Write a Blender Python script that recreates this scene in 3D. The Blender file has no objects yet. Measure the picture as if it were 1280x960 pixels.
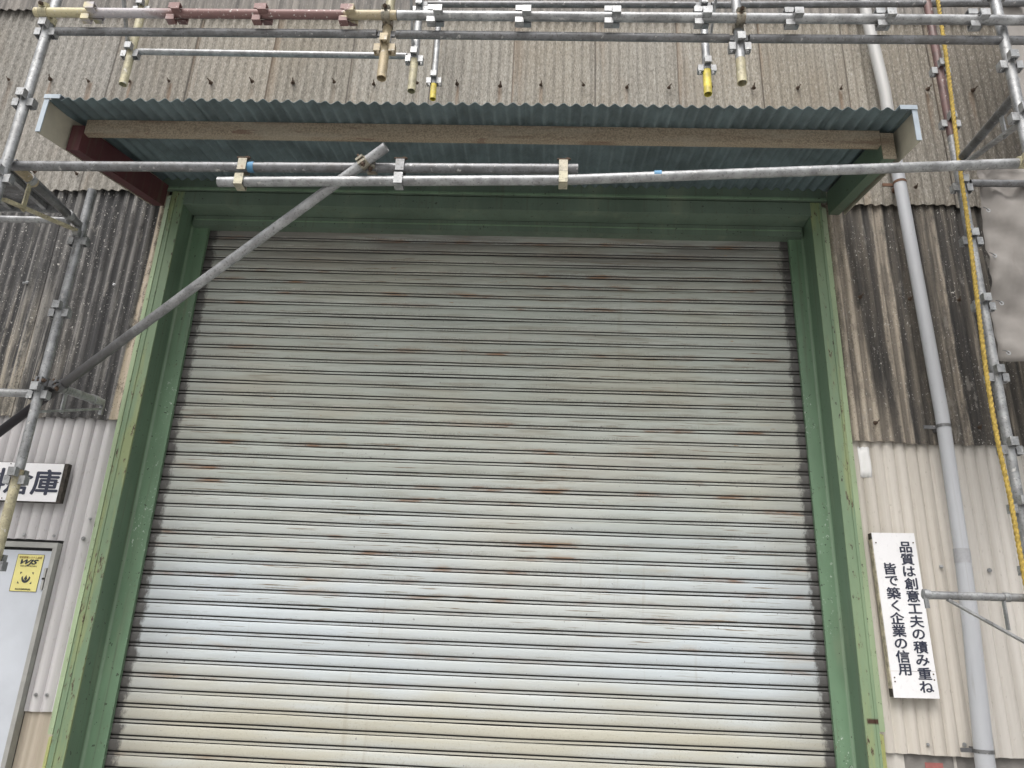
import bpy, bmesh, math, random
from mathutils import Vector, Matrix
random.seed(7)
scene = bpy.context.scene
COL = scene.collection
PI = math.pi

# ------------------------------------------------------------------ camera
cam_d = bpy.data.cameras.new('camera')
cam = bpy.data.objects.new('camera', cam_d)
COL.objects.link(cam)
cam_d.sensor_fit = 'HORIZONTAL'; cam_d.sensor_width = 36.0
cam_d.lens = 949.89 / 1280 * 36
cam_d.clip_start = 0.05; cam_d.clip_end = 2000
def cam_matrix(loc, pitch, yaw, roll):
    cp, sp, cy, sy = math.cos(pitch), math.sin(pitch), math.cos(yaw), math.sin(yaw)
    fw = Vector((sy*cp, cy*cp, sp)); rt = Vector((cy, -sy, 0)); up = rt.cross(fw)
    c, s = math.cos(roll), math.sin(roll)
    r2 = rt*c + up*s; u2 = up*c - rt*s
    m = Matrix((r2, u2, -fw)).transposed().to_4x4(); m.translation = loc
    return m
cam.matrix_world = cam_matrix(Vector((0, -4.51205, 1.6)), 0.34087369, -0.04345162, 0.04242252)
scene.camera = cam

# ------------------------------------------------------------------ sky and sun (bright overcast)
SUN_EL, SUN_AZ = math.radians(58), math.radians(195)      # azimuth measured from +Y, clockwise
world = bpy.data.worlds.new('World'); scene.world = world
world.use_nodes = True
wn = world.node_tree
bg = wn.nodes['Background']
sky = wn.nodes.new('ShaderNodeTexSky'); sky.sky_type = 'NISHITA'; sky.sun_disc = False
sky.sun_elevation = SUN_EL; sky.sun_rotation = SUN_AZ
sky.air_density = 1.6; sky.dust_density = 8.0; sky.ozone_density = 1.0
hs = wn.nodes.new('ShaderNodeHueSaturation'); hs.inputs['Saturation'].default_value = 0.30
wn.links.new(sky.outputs[0], hs.inputs['Color']); wn.links.new(hs.outputs[0], bg.inputs['Color'])
bg.inputs['Strength'].default_value = 0.13
sun_d = bpy.data.lights.new('sun', 'SUN'); sun_d.energy = 0.9; sun_d.angle = math.radians(38)
sun_d.color = (1.0, 0.985, 0.96)
sun = bpy.data.objects.new('sun', sun_d); COL.objects.link(sun)
to_sun = Vector((math.sin(SUN_AZ)*math.cos(SUN_EL), math.cos(SUN_AZ)*math.cos(SUN_EL), math.sin(SUN_EL)))
sun.rotation_euler = to_sun.to_track_quat('Z', 'Y').to_euler()
sun.location = to_sun * 30
vs = scene.view_settings
vs.view_transform = 'Standard'; vs.look = 'None'; vs.gamma = 1; vs.use_curve_mapping = False
vs.exposure = 0.52
scene.cycles.use_denoising = True

# ------------------------------------------------------------------ node helper
class G:
    def __init__(s, name, rough=0.6, metal=0.0):
        s.m = bpy.data.materials.new(name); s.m.use_nodes = True
        s.t = s.m.node_tree; s.b = s.t.nodes['Principled BSDF']
        s.b.inputs['Roughness'].default_value = rough; s.b.inputs['Metallic'].default_value = metal
        s.pos = s.t.nodes.new('ShaderNodeNewGeometry').outputs['Position']
        s.rnd = s.t.nodes.new('ShaderNodeObjectInfo').outputs['Random']
        sp = s.t.nodes.new('ShaderNodeSeparateXYZ'); s.t.links.new(s.pos, sp.inputs[0])
        s.x, s.y, s.z = sp.outputs
    def put(s, sock, v):
        if isinstance(v, bpy.types.NodeSocket): s.t.links.new(v, sock)
        elif isinstance(v, (tuple, list)) and len(v) == 3 and sock.type == 'RGBA': sock.default_value = (*v, 1)
        else: sock.default_value = v
    def vec(s, scale, seed=0.0, rnd=0.0):
        mp = s.t.nodes.new('ShaderNodeMapping'); mp.inputs['Scale'].default_value = scale
        mp.inputs['Location'].default_value = (seed*7.3, seed*3.1, seed*5.7)
        s.t.links.new(s.pos, mp.inputs[0]); o = mp.outputs[0]
        if rnd:
            a = s.t.nodes.new('ShaderNodeVectorMath'); a.operation = 'ADD'
            s.t.links.new(o, a.inputs[0]); s.t.links.new(s.math('MULTIPLY', s.rnd, rnd), a.inputs[1]); o = a.outputs[0]
        return o
    def noise(s, scale=(1, 1, 1), detail=4, rough=0.55, seed=0.0, rnd=0.0, dist=0.0):
        n = s.t.nodes.new('ShaderNodeTexNoise'); n.inputs['Scale'].default_value = 1
        n.inputs['Detail'].default_value = detail; n.inputs['Roughness'].default_value = rough
        n.inputs['Distortion'].default_value = dist
        s.t.links.new(s.vec(scale, seed, rnd), n.inputs['Vector']); return n.outputs[0]
    def voro(s, scale=(1, 1, 1), seed=0.0):
        n = s.t.nodes.new('ShaderNodeTexVoronoi'); n.inputs['Scale'].default_value = 1
        s.t.links.new(s.vec(scale, seed), n.inputs['Vector']); return n.outputs['Distance']
    def step(s, v, a, b, lo=0.0, hi=1.0):
        n = s.t.nodes.new('ShaderNodeMapRange'); n.interpolation_type = 'SMOOTHSTEP'; n.clamp = True
        s.put(n.inputs['Value'], v)
        for k, q in (('From Min', a), ('From Max', b), ('To Min', lo), ('To Max', hi)): n.inputs[k].default_value = q
        return n.outputs[0]
    def math(s, op, a, b=0.0, c=0.0):
        n = s.t.nodes.new('ShaderNodeMath'); n.operation = op
        s.put(n.inputs[0], a); s.put(n.inputs[1], b); s.put(n.inputs[2], c); return n.outputs[0]
    def mul(s, a, b): return s.math('MULTIPLY', a, b)
    def band(s, v, a, b, e):          # 1 inside a..b with soft edges e
        return s.mul(s.step(v, a-e, a+e), s.step(v, b-e, b+e, 1, 0))
    def mix(s, f, a, b, mode='MIX'):
        n = s.t.nodes.new('ShaderNodeMix'); n.data_type = 'RGBA'; n.blend_type = mode
        s.put(n.inputs['Factor'], f); s.put(n.inputs[6], a); s.put(n.inputs[7], b); return n.outputs[2]
    def done(s, colr, rough=None, bump=None, strength=0.3, dist=0.002, metal=None):
        s.put(s.b.inputs['Base Color'], colr)
        if rough is not None: s.put(s.b.inputs['Roughness'], rough)
        if metal is not None: s.put(s.b.inputs['Metallic'], metal)
        if bump is not None:
            n = s.t.nodes.new('ShaderNodeBump'); n.inputs['Strength'].default_value = strength
            n.inputs['Distance'].default_value = dist; s.put(n.inputs['Height'], bump)
            s.t.links.new(n.outputs[0], s.b.inputs['Normal'])
        return s.m
M = {}
def plain(name, c, rough=0.6, metal=0.0, var=0.18, sc=9):
    g = G(name, rough, metal)
    n = g.noise((sc, sc, sc), 5, 0.6, rnd=9)
    lo = tuple(v*(1-var) for v in c); hi = tuple(min(1, v*(1+var)) for v in c)
    n2 = g.noise((sc*9, sc*9, sc*9), 3, 0.6, seed=2)
    return g.done(g.mix(g.step(n, .3, .7), lo, hi), g.step(n2, .3, .7, max(.05, rough-.1), min(1, rough+.1)), n2, .08, .001)

# galvanised steel
def galv(name, c=(.37, .38, .39), dirt=.5, metal=.55, rust=.0):
    g = G(name, .45, metal)
    n = g.noise((14, 14, 14), 5, .6, rnd=20); f = g.noise((90, 90, 90), 3, .6, seed=1, rnd=20)
    c0 = g.mix(g.step(n, .3, .7), tuple(v*.62 for v in c), tuple(min(1, v*1.14) for v in c))
    c0 = g.mix(g.mul(g.step(f, .54, .68), dirt), c0, (.10, .095, .09))
    c0 = g.mix(g.mul(g.step(g.noise((5, 18, 5), 5, .65, seed=12, rnd=20), .52, .66), dirt*.6), c0, (.13, .125, .12))
    c0 = g.mix(g.mul(g.step(g.noise((30, 30, 30), 4, .6, seed=5, rnd=20), .62, .70), .6), c0, (.66, .65, .63))
    c0 = g.mix(g.mul(g.step(g.noise((4, 25, 4), 4, .6, seed=15, rnd=20), .60, .66), .45), c0, tuple(v*.42 for v in c))
    if rust: c0 = g.mix(g.mul(g.step(g.noise((8, 8, 8), 5, .65, seed=8, rnd=20), .55, .68), rust), c0, (.16, .075, .035))
    return g.done(c0, g.step(n, .3, .7, .36, .58), f, .12, .001)
M['galv'] = galv('galvanised_steel')
M['galv_dark'] = galv('galvanised_steel_weathered', (.22, .225, .235), .75, .55)
M['galv_light'] = galv('galvanised_steel_pale', (.41, .42, .43), .55, .55)
M['maroon'] = galv('maroon_paint_worn', (.165, .095, .09), .6, .1)
M['cream_metal'] = galv('cream_paint_worn', (.50, .46, .31), .55, .05, .3)
M['yellow_metal'] = galv('yellow_paint_worn', (.70, .58, .16), .3, .0, .15)
M['tan_metal'] = galv('tan_paint_worn', (.42, .35, .23), .5, .1, .3)
M['bright_yellow'] = galv('fresh_yellow_paint', (.80, .66, .12), .15, .0)
M['coupler'] = galv('coupler_plating', (.36, .335, .27), .7, .5, .6)
M['clip'] = galv('clip_plating', (.47, .44, .33), .6, .2, .4)
M['bolt_rust'] = plain('rusted_bolt', (.075, .05, .035), .9)
M['black'] = plain('black_rubber', (.012, .012, .013), .7)

# horizontal rail that was painted in bands
def banded():
    g = G('banded_rail_paint', .55, .1)
    w = g.math('ADD', g.x, g.mul(g.math('SUBTRACT', g.noise((6, 30, 30), 4, .6), .5), .25))
    c = g.mix(g.step(w, -2.44, -2.36), (.52, .47, .30), (.42, .40, .42))
    c = g.mix(g.step(w, -2.12, -1.95), c, (.205, .118, .112))
    c = g.mix(g.step(w, -1.05, -1.03), c, (.42, .36, .24))
    f = g.noise((60, 60, 60), 4, .6, seed=3)
    c = g.mix(g.step(f, .60, .68), c, (.55, .52, .5)); c = g.mix(g.mul(g.step(f, .42, .3), .6), c, (.12, .09, .08))
    return g.done(c, .5, f, .15, .001)
M['banded'] = banded()

def rake_m():
    g = G('raking_tube_steel', .45, .5)
    n = g.noise((14, 14, 14), 5, .6); f = g.noise((90, 90, 90), 3, .6, seed=1)
    c = g.mix(g.step(n, .3, .7), (.26, .265, .275), (.42, .43, .44))
    c = g.mix(g.mul(g.step(f, .54, .68), .6), c, (.10, .095, .09))
    w = g.math('ADD', g.x, g.mul(g.math('SUBTRACT', n, .5), .5))
    c = g.mix(g.step(w, -1.6, -2.5), c, (.10, .098, .10)); c = g.mix(g.step(w, -2.55, -2.75), c, (.022, .020, .024))
    return g.done(c, .45, f, .12, .001)
M['rake'] = rake_m()
# asbestos slate, tan upper tier: grainy, faint streaks, rust below the bolts
def slate_tan():
    g = G('tan_slate', .92)
    g1 = g.noise((112, 112, 40), 3, .75); g2 = g.noise((26, 26, 1.6), 5, .6, seed=2, rnd=5); g3 = g.noise((1.1, 1.1, .8), 3, .5, seed=4)
    base = g.mix(g.step(g2, .3, .7), (.275, .258, .228), (.385, .368, .33))
    base = g.mix(g.step(g3, .35, .65), base, g.mix(.6, base, (.30, .265, .21)))
    # greyer towards both ends of the wall as in older sheets
    base = g.mix(g.mul(g.step(g.x, -1.6, -3.4), .55), base, (.27, .268, .262))
    base = g.mix(g.mul(g.step(g.x, 2.1, 2.8), .6), base, (.17, .15, .125))
    base = g.mix(g.mul(g.step(g1, .53, .64), .62), base, (.52, .50, .465))
    base = g.mix(g.mul(g.step(g1, .47, .36), .72), base, (.125, .112, .098))
    # rust runs below the hook bolts (bolt pitch 0.297 m)
    u = g.math('SUBTRACT', g.math('FLOORED_MODULO', g.math('ADD', g.x, 3.931+.1485), .297), .1485)
    wob = g.math('ADD', g.math('ABSOLUTE', u), g.mul(g.math('SUBTRACT', g.noise((40, 40, 5), 3, .6, seed=6), .5), .05))
    run = g.mul(g.step(wob, .024, .002), g.mul(g.step(g.z, 5.40, 5.37), g.step(g.z, 4.9, 5.35)))
    run = g.mul(run, g.step(g.noise((2.7, 2.7, .2), 2, .5, seed=9), .35, .6))
    base = g.mix(g.mul(run, .5), base, (.22, .125, .065))
    base = g.mix(1.0, base, g.mix(g.rnd, (.76, .75, .73), (.92, .92, .92)), 'MULTIPLY')
    blot = g.noise((3.2, 3.2, .9), 5, .62, seed=17, rnd=6)
    base = g.mix(g.mul(g.step(blot, .52, .72), .35), base, (.20, .165, .125))
    jt = g.math('FLOORED_MODULO', g.math('ADD', g.x, 3.21+.5863*10), .5863)
    jl = g.math('MAXIMUM', g.step(jt, .009, .003), g.step(jt, .580, .5845))
    base = g.mix(g.mul(jl, .7), base, (.05, .043, .038))
    halo = g.mul(g.step(jt, .10, .0), g.step(g.noise((20, 20, 1.5), 4, .6, seed=12), .4, .65))
    base = g.mix(g.mul(halo, .35), base, (.24, .16, .10))
    return g.done(base, .92, g1, .5, .003)
M['slate_tan'] = slate_tan()

def slate_top():
    g = G('grey_slate', .92)
    g1 = g.noise((100, 100, 30), 4, .7, seed=3); g2 = g.noise((24, 24, 1.2), 5, .6, seed=5, rnd=5)
    base = g.mix(g.step(g2, .3, .7), (.12, .115, .11), (.27, .25, .23))
    base = g.mix(g.mul(g.step(g1, .55, .68), .6), base, (.42, .40, .37))
    return g.done(base, .92, g1, .4, .003)
M['slate_top'] = slate_top()

# weathered lower slate: black algae runs, pale ridges, white lichen flecks
def slate_dark(name, right):
    g = G(name, .9)
    s1 = g.noise((30, 30, .9), 5, .6, seed=2); s2 = g.noise((11, 11, .5), 4, .55, seed=7); fine = g.noise((150, 150, 60), 4, .7, seed=1)
    val = g.step(g.math('COSINE', g.mul(g.math('SUBTRACT', g.x, 0.0) if right else g.math('ADD', g.x, g.mul(g.math('SUBTRACT', g.z, 2.85), .025)), 2*PI/.066)), .5, -.6)  # wave valleys darkened: ridge shading painted in, together with algae
    if right:
        dark, mid, pale = (.045, .043, .042), (.17, .15, .125), (.47, .41, .335)
        v = g.math('ADD', g.mul(s1, .5), g.mul(s2, .5))
        xw = g.math('ADD', g.x, g.mul(g.math('SUBTRACT', g.noise((30, 30, 4), 5, .65, seed=27), .5), .07))
        tan = g.math('MAXIMUM', g.band(g.math('ADD', xw, g.mul(g.math('SUBTRACT', g.z, 3.6), .05)), 1.70, 1.955, .018),
                     g.mul(g.band(xw, 2.105, 2.18, .014), .85))
        tan = g.math('MAXIMUM', tan, g.mul(g.band(xw, 2.46, 2.50, .012), .8))
        low = g.mul(g.step(g.z, 3.3, 2.9), g.step(g.x, 2.14, 2.0)); tan = g.math('MAXIMUM', tan, g.mul(low, .8))
        c = g.mix(g.step(v, .40, .62), dark, mid)
        c = g.mix(g.mul(g.step(s1, .6, .7), .6), c, pale)
        c = g.mix(g.mul(tan, g.step(s1, .25, .6, .35, 1)), c, pale)
        c = g.mix(g.mul(val, g.step(s2, .35, .6, .7, .35)), c, (.06, .055, .05))
        # pale ridge tops wash clean
        c = g.mix(g.mul(g.step(g.noise((30, 30, 2), 4, .6, seed=11), .62, .7), .5), c, (.34, .30, .25))
    else:
        dark, mid, pale = (.042, .042, .044), (.175, .17, .165), (.40, .385, .355)
        c = g.mix(g.step(s1, .34, .66), dark, mid)
        c = g.mix(g.mul(g.step(s2, .57, .68), .5), c, pale)
        c = g.mix(g.mul(g.step(g.noise((45, 45, .7), 4, .6, seed=19), .60, .68), .4), c, pale)
        c = g.mix(g.mul(val, g.step(s2, .68, .52, .35, .85)), c, (.036, .036, .038))
        lower = g.mul(g.step(g.z, 3.9, 3.1), g.step(g.x, -2.9, -3.3))
        c = g.mix(g.mul(lower, g.step(s1, .42, .6)), c, (.33, .30, .25))
        c = g.mix(g.band(g.x, -2.635, -2.58, .006), c, (.50, .43, .34))
        c = g.mix(g.band(g.x, -2.582, -2.50, .003), c, (.62, .60, .56))
    bl = g.noise((9, 9, 3.2), 6, .7, seed=23); gr = g.noise((80, 80, 80), 3, .7, seed=24)
    c = g.mix(g.mul(g.step(g.math('ADD', bl, g.mul(g.math('SUBTRACT', gr, .5), .25)), .50, .58), .62 if not right else .35), c, (.034, .034, .035))
    c = g.mix(g.mul(g.step(g.noise((14, 14, 5), 5, .65, seed=26), .60, .68), .4), c, (.30, .285, .26))
    c = g.mix(g.mul(g.step(fine, .42, .32), .7), c, tuple(q*.5 for q in dark))
    fl = g.noise((105, 105, 60), 3, .65, seed=4); patch = g.noise((5, 5, 3), 3, .6, seed=8)
    fleck = g.mul(g.step(fl, .635, .67), g.step(patch, .38, .56))
    c = g.mix(g.mul(fleck, .85), c, (.62, .60, .57))
    return g.done(c, .9, fine, .4, .002)
M['slate_left'] = slate_dark('weathered_slate_grey', False)
M['slate_right'] = slate_dark('weathered_slate_streaked', True)

def beige_sheet(name, c, c2, st=.35):
    g = G(name, .7)
    s1 = g.noise((24, 24, .6), 4, .6, seed=3); f = g.noise((70, 70, 20), 4, .65, seed=2); b = g.noise((2, 2, 1.5), 3, .5, seed=9)
    col = g.mix(g.step(s1, .3, .7), c2, c)
    col = g.mix(g.mul(g.step(b, .45, .7), .4), col, tuple(v*.86 for v in c))
    col = g.mix(g.mul(g.step(s1, .66, .78), st), col, (.28, .19, .12))
    col = g.mix(g.mul(g.step(f, .63, .7), .4), col, (.25, .23, .2))
    return g.done(col, .7, f, .1, .001)
M['beige'] = beige_sheet('beige_sheet_paint', (.62, .585, .535), (.49, .455, .405))
M['beige_grey'] = beige_sheet('greyed_sheet_paint', (.58, .555, .52), (.48, .455, .42))
M['lilac_grey'] = beige_sheet('pale_grey_sheet_paint', (.56, .55, .555), (.48, .465, .475), .12)
M['tan_low'] = beige_sheet('dirty_tan_sheet', (.45, .40, .33), (.36, .31, .25))

def concrete(name, c, sc=1.0):
    g = G(name, .9)
    a = g.noise((.8*sc, .8*sc, .8*sc), 6, .65); f = g.noise((60, 60, 60), 4, .7, seed=2)
    col = g.mix(g.step(a, .3, .7), tuple(v*.75 for v in c), tuple(v*1.15 for v in c))
    col = g.mix(g.mul(g.step(f, .6, .7), .4), col, tuple(v*.5 for v in c))
    return g.done(col, .9, f, .3, .004)
M['concrete'] = concrete('concrete', (.33, .325, .315))
M['plinth'] = concrete('plinth_concrete', (.20, .19, .18), 4)
M['inside'] = concrete('building_core', (.10, .10, .10))

# rolling shutter paint
def shutter():
    g = G('shutter_paint', .38)
    big = g.noise((.5, 1, .9), 4, .55, seed=1); st = g.noise((1.6, 20, 26), 4, .6, seed=2); fine = g.noise((40, 40, 160), 4, .65, seed=3)
    c = g.mix(g.step(big, .35, .65), (.46, .495, .465), (.54, .575, .555))
    zj = g.math('ADD', g.z, g.mul(g.math('SUBTRACT', g.noise((.8, 1, 5), 4, .6, seed=51), .5), 1.3))
    c = g.mix(g.mul(g.step(zj, 2.7, 1.6), .9), c, (.55, .61, .66))
    c = g.mix(g.mul(g.step(big, .45, .7), g.step(g.z, 1.3, 2.2, .25, .55)), c, (.53, .53, .47))
    c = g.mix(g.mul(g.step(g.z, 2.1, 3.2), .65), c, (.485, .525, .475))
    c = g.mix(g.mul(g.step(g.noise((.7, 1, 2.2), 4, .6, seed=41), .48, .66), g.step(g.z, 1.4, 2.4, .12, .28)), c, (.50, .46, .34))
    c = g.mix(1.0, c, g.mix(g.rnd, (.90, .90, .89), (1.0, 1.0, 1.0)), 'MULTIPLY')
    # dirt films running along the slats
    c = g.mix(g.mul(g.step(st, .52, .70), g.step(g.z, 1.6, 3.2, .16, .6)), c, (.27, .26, .21))
    c = g.mix(g.mul(g.step(st, .46, .30), g.step(g.z, 1.8, 3.4, .0, .5)), c, (.29, .28, .26))
    ph = g.math('FLOORED_MODULO', g.math('SUBTRACT', g.z, 1.395), .08)
    smut = g.noise((3.0, 8, 30), 5, .65, seed=31); grain = g.noise((110, 110, 110), 3, .7, seed=32)
    foot = g.mul(g.step(ph, .058, .020), g.mul(g.step(smut, .40, .62), g.step(grain, .36, .58)))
    c = g.mix(g.mul(foot, g.step(g.z, 1.2, 3.0, .2, .55)), c, (.18, .170, .145))
    # canopy shade painted into the upper slats, broken by brownish stains
    shade_stain = g.step(g.noise((1.1, 4, 9), 4, .6, seed=6), .36, .62, .35, .95)
    c = g.mix(g.mul(g.step(g.z, 3.75, 4.25), g.mul(shade_stain, .75)), c, (.135, .118, .112))
    # thin scratches in the paint
    scr = g.noise((3.2, 8, 130), 3, .6, seed=14)
    c = g.mix(g.mul(g.step(scr, .635, .68), g.mul(g.step(g.z, 1.35, 1.75), g.step(g.noise((.9, 1, 1.6), 3, .5, seed=15), .34, .52))), c, (.19, .155, .11))
    scw = g.noise((4.2, 8, 120), 3, .6, seed=17)
    c = g.mix(g.mul(g.step(scw, .69, .72), g.step(g.z, 2.6, 3.0)), c, (.62, .60, .56))
    # ochre dirt near the ground
    zl = g.math('ADD', g.z, g.mul(g.math('SUBTRACT', g.noise((1.6, 1, 7), 4, .6, seed=52), .5), .45))
    low = g.mul(g.step(zl, 1.58, 1.20), g.step(g.noise((1.2, 4, 9), 5, .6, seed=7), .22, .60, .30, 1))
    c = g.mix(g.mul(low, .75), c, (.45, .42, .32))
    c = g.mix(g.mul(g.mul(g.step(g.z, 1.44, 1.25), g.step(grain, .55, .7)), .35), c, (.25, .21, .14))
    # rust along some of the joints; joints every 0.08 m
    joint = g.math('MAXIMUM', g.step(ph, .036, .018), g.step(ph, .071, .078))
    row = g.math('FLOOR', g.math('DIVIDE', g.math('SUBTRACT', g.z, 1.385), .08))
    wn_ = g.t.nodes.new('ShaderNodeTexWhiteNoise'); wn_.noise_dimensions = '1D'; g.t.links.new(row, wn_.inputs['W'])
    rowsel = g.step(wn_.outputs[0], .38, .50)
    dash = g.noise((2.9, 1, 12.5), 4, .6, seed=21)
    rust = g.mul(g.mul(joint, rowsel), g.step(dash, .50, .70))
    rust = g.mul(rust, g.step(g.z, 1.7, 2.2, .45, 1))
    c = g.mix(g.mul(rust, .85), c, (.20, .085, .036))
    haze = g.mul(g.step(g.noise((1.3, 1, 7), 4, .6, seed=43), .50, .70), g.step(g.z, 1.8, 2.8))
    c = g.mix(g.mul(haze, .15), c, (.30, .185, .095))
    spot = g.mul(g.step(g.noise((9, 4, 40), 3, .6, seed=23), .70, .77), g.step(g.z, 2.0, 2.6))
    c = g.mix(g.mul(spot, .7), c, (.33, .19, .075))
    halo = g.mul(rowsel, g.step(dash, .59, .72))
    c = g.mix(g.mul(halo, .18), c, (.42, .30, .15))
    # grime at the slat ends beside the guides
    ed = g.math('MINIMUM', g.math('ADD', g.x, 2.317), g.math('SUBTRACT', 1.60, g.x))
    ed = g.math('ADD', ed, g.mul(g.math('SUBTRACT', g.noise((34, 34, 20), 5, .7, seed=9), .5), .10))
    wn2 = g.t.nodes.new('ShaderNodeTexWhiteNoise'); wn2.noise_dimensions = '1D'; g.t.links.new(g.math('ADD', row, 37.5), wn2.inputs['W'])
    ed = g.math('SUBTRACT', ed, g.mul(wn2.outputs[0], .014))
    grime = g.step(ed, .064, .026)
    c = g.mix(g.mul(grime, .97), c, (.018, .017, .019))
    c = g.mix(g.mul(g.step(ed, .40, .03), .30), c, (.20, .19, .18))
    # drips crossing the slats
    dr_ = g.mul(g.step(g.noise((26, 1, 1.1), 4, .6, seed=55), .60, .74), g.step(g.noise((1.5, 1, 2), 3, .5, seed=56), .45, .6))
    c = g.mix(g.mul(dr_, .22), c, (.27, .22, .15))
    # specks
    sk = g.noise((46, 46, 46), 2, .5, seed=12)
    c = g.mix(g.mul(g.step(sk, .71, .74), .65), c, (.16, .15, .16))
    r = g.step(g.z, 1.6, 3.4, .34, .5)
    return g.done(c, r, fine, .05, .001)
M['shutter'] = shutter()

M['interlock'] = plain('shaded_interlock_steel', (.085, .083, .080), .6)  # bare interlock steel, darkened to paint shade into the slat grooves
def green(name, c, peel=.5, white=.0):
    g = G(name, .42)
    a = g.noise((4, 4, 1.2), 4, .6, seed=1); f = g.noise((40, 40, 24), 5, .7, seed=2); p = g.noise((3, 3, 2.4), 3, .5, seed=3)
    col = g.mix(g.step(a, .3, .7), tuple(v*.84 for v in c), tuple(v*1.14 for v in c))
    if peel:
        k = g.mul(g.step(f, .58, .65), g.step(p, .44, .60))
        col = g.mix(g.mul(k, peel*.8), col, (.125, .105, .06))
        col = g.mix(g.mul(g.mul(g.step(f, .64, .67), g.step(p, .4, .5)), peel), col, (.02, .015, .012))
    if white:
        k = g.mul(g.step(g.noise((55, 55, 45), 4, .7, seed=5), .60, .64), g.step(g.noise((5, 5, 2.6), 3, .5, seed=6), .52, .66))
        col = g.mix(g.mul(k, white), col, (.55, .60, .55))
    run = g.noise((38, 38, .9), 4, .6, seed=9)
    col = g.mix(g.mul(g.step(run, .54, .70), .45), col, (.10, .105, .07))
    col = g.mix(g.mul(g.step(g.noise((7, 7, 1.5), 4, .6, seed=10), .56, .72), .35), col, (.24, .27, .19))
    sk = g.noise((48, 48, 48), 2, .5, seed=8)
    col = g.mix(g.mul(g.step(sk, .69, .72), .75), col, (.03, .03, .02))
    return g.done(col, g.step(a, .3, .7, .36, .5), f, .12, .001)
M['green'] = green('green_frame_paint', (.155, .240, .150), .7)
M['green_web'] = green('green_web_paint', (.125, .195, .132), .15)
M['green_guide'] = green('green_guide_paint', (.145, .240, .152), .7, .9)
M['green_edge_highlight'] = green('worn_edge_highlight', (.17, .255, .17), .2)  # paler green paints a highlight line along the worn edges
M['green_pale'] = green('pale_green_trim', (.335, .43, .265), .8)  # paler, yellower green than the rest of the frame
M['green_yellow'] = green('mossy_trim', (.42, .45, .17), .7)
M['green_head'] = green('green_header_paint', (.122, .170, .130), .2)
M['green_arm'] = green('green_arm_paint', (.100, .150, .105), .2)
def worn_front():
    g = G('worn_green_flange', .5)
    f = g.noise((50, 50, 18), 5, .7, seed=2); p = g.noise((14, 14, 1.3), 4, .55, seed=3); a = g.noise((6, 6, 1), 4, .6)
    col = g.mix(g.step(a, .3, .7), (.155, .235, .145), (.21, .29, .175))
    col = g.mix(g.mul(g.step(p, .50, .64), .75), col, (.26, .30, .14))
    col = g.mix(g.mul(g.step(f, .56, .64), g.step(p, .44, .58)), col, (.125, .10, .058))
    col = g.mix(g.mul(g.step(f, .63, .66), .85), col, (.03, .02, .015))
    spot = g.mul(g.band(g.z, 1.335, 1.36, .006), g.step(g.x, 1.70, 1.712)); spot = g.mul(spot, g.step(g.noise((40, 40, 40), 3, .6), .42, .5))
    col = g.mix(spot, col, (.05, .022, .012))
    return g.done(col, .5, f, .3, .001)
M['green_front'] = worn_front()

def rusty_beam():
    g = G('rust_bloomed_beam', .85)
    f = g.noise((120, 120, 120), 3, .6); a = g.noise((2, 8, 8), 4, .6, seed=2)
    c = g.mix(g.step(f, .36, .64), (.205, .165, .12), (.36, .305, .225))
    c = g.mix(g.mul(g.step(a, .45, .65), .5), c, (.33, .30, .24))
    c = g.mix(g.mul(g.step(g.noise((1.6, 6, 14), 5, .65, seed=7), .52, .66), .6), c, (.14, .09, .06))
    c = g.mix(g.mul(g.step(g.noise((5, 20, 20), 4, .6, seed=5), .60, .7), .6), c, (.14, .07, .05))
    return g.done(c, .85, f, .3, .001)
M['rusty'] = rusty_beam()
M['maroon_arm'] = green('maroon_primer', (.090, .030, .034), .3)
M['canopy_sheet'] = plain('blue_green_sheet', (.132, .176, .190), .5, 0, .24, 5)
M['end_beige'] = plain('end_plate_beige', (.50, .47, .38), .6, 0, .08)
M['end_blue'] = plain('end_plate_edge', (.40, .46, .52), .5, .1, .08)
M['pvc'] = None
def pvc():
    g = G('grey_pvc', .45)
    a = g.noise((6, 6, 1), 4, .6); f = g.noise((60, 60, 30), 4, .6, seed=2)
    c = g.mix(g.step(a, .3, .7), (.39, .405, .435), (.46, .475, .505))
    c = g.mix(g.step(g.z, 4.6, 5.2), c, (.46, .46, .455))
    c = g.mix(g.mul(g.step(f, .66, .72), .4), c, (.2, .19, .18))
    c = g.mix(g.mul(g.step(g.noise((40, 40, .8), 3, .6, seed=4), .60, .72), .35), c, (.27, .26, .25))
    return g.done(c, .45, f, .05, .001)
M['pvc'] = pvc()
M['pvc_band'] = plain('pvc_coupling', (.36, .365, .385), .5)
M['rust_band'] = plain('rusted_strap', (.13, .07, .045), .85)
M['sign_white'] = plain('sign_white', (.80, .80, .82), .35, 0, .04, 4)
M['ink'] = plain('navy_ink', (.028, .033, .058), .5, 0, .05)
M['wood_edge'] = plain('stained_wood_edge', (.46, .42, .33), .8, 0, .4, 30)
M['wood_dark'] = plain('black_rotted_edge', (.045, .038, .032), .85, 0, .5, 40)
M['door'] = plain('door_paint', (.50, .53, .58), .4, 0, .06, 3)
M['door_frame'] = plain('door_frame_paint', (.33, .33, .315), .5, 0, .15, 6)
M['rubber'] = plain('door_seal', (.02, .02, .02), .7)
M['sticker'] = plain('yellow_sticker', (.70, .64, .25), .4, 0, .05)
M['sticker_dark'] = plain('sticker_print', (.03, .035, .04), .5)
M['sticker_red'] = plain('sticker_brown_print', (.28, .17, .05), .5)
M['paper'] = plain('white_paper', (.82, .82, .82), .7, 0, .04)
M['red'] = plain('red_paint', (.36, .13, .12), .7)
M['blue'] = plain('blue_tape', (.10, .26, .44), .6)
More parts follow.
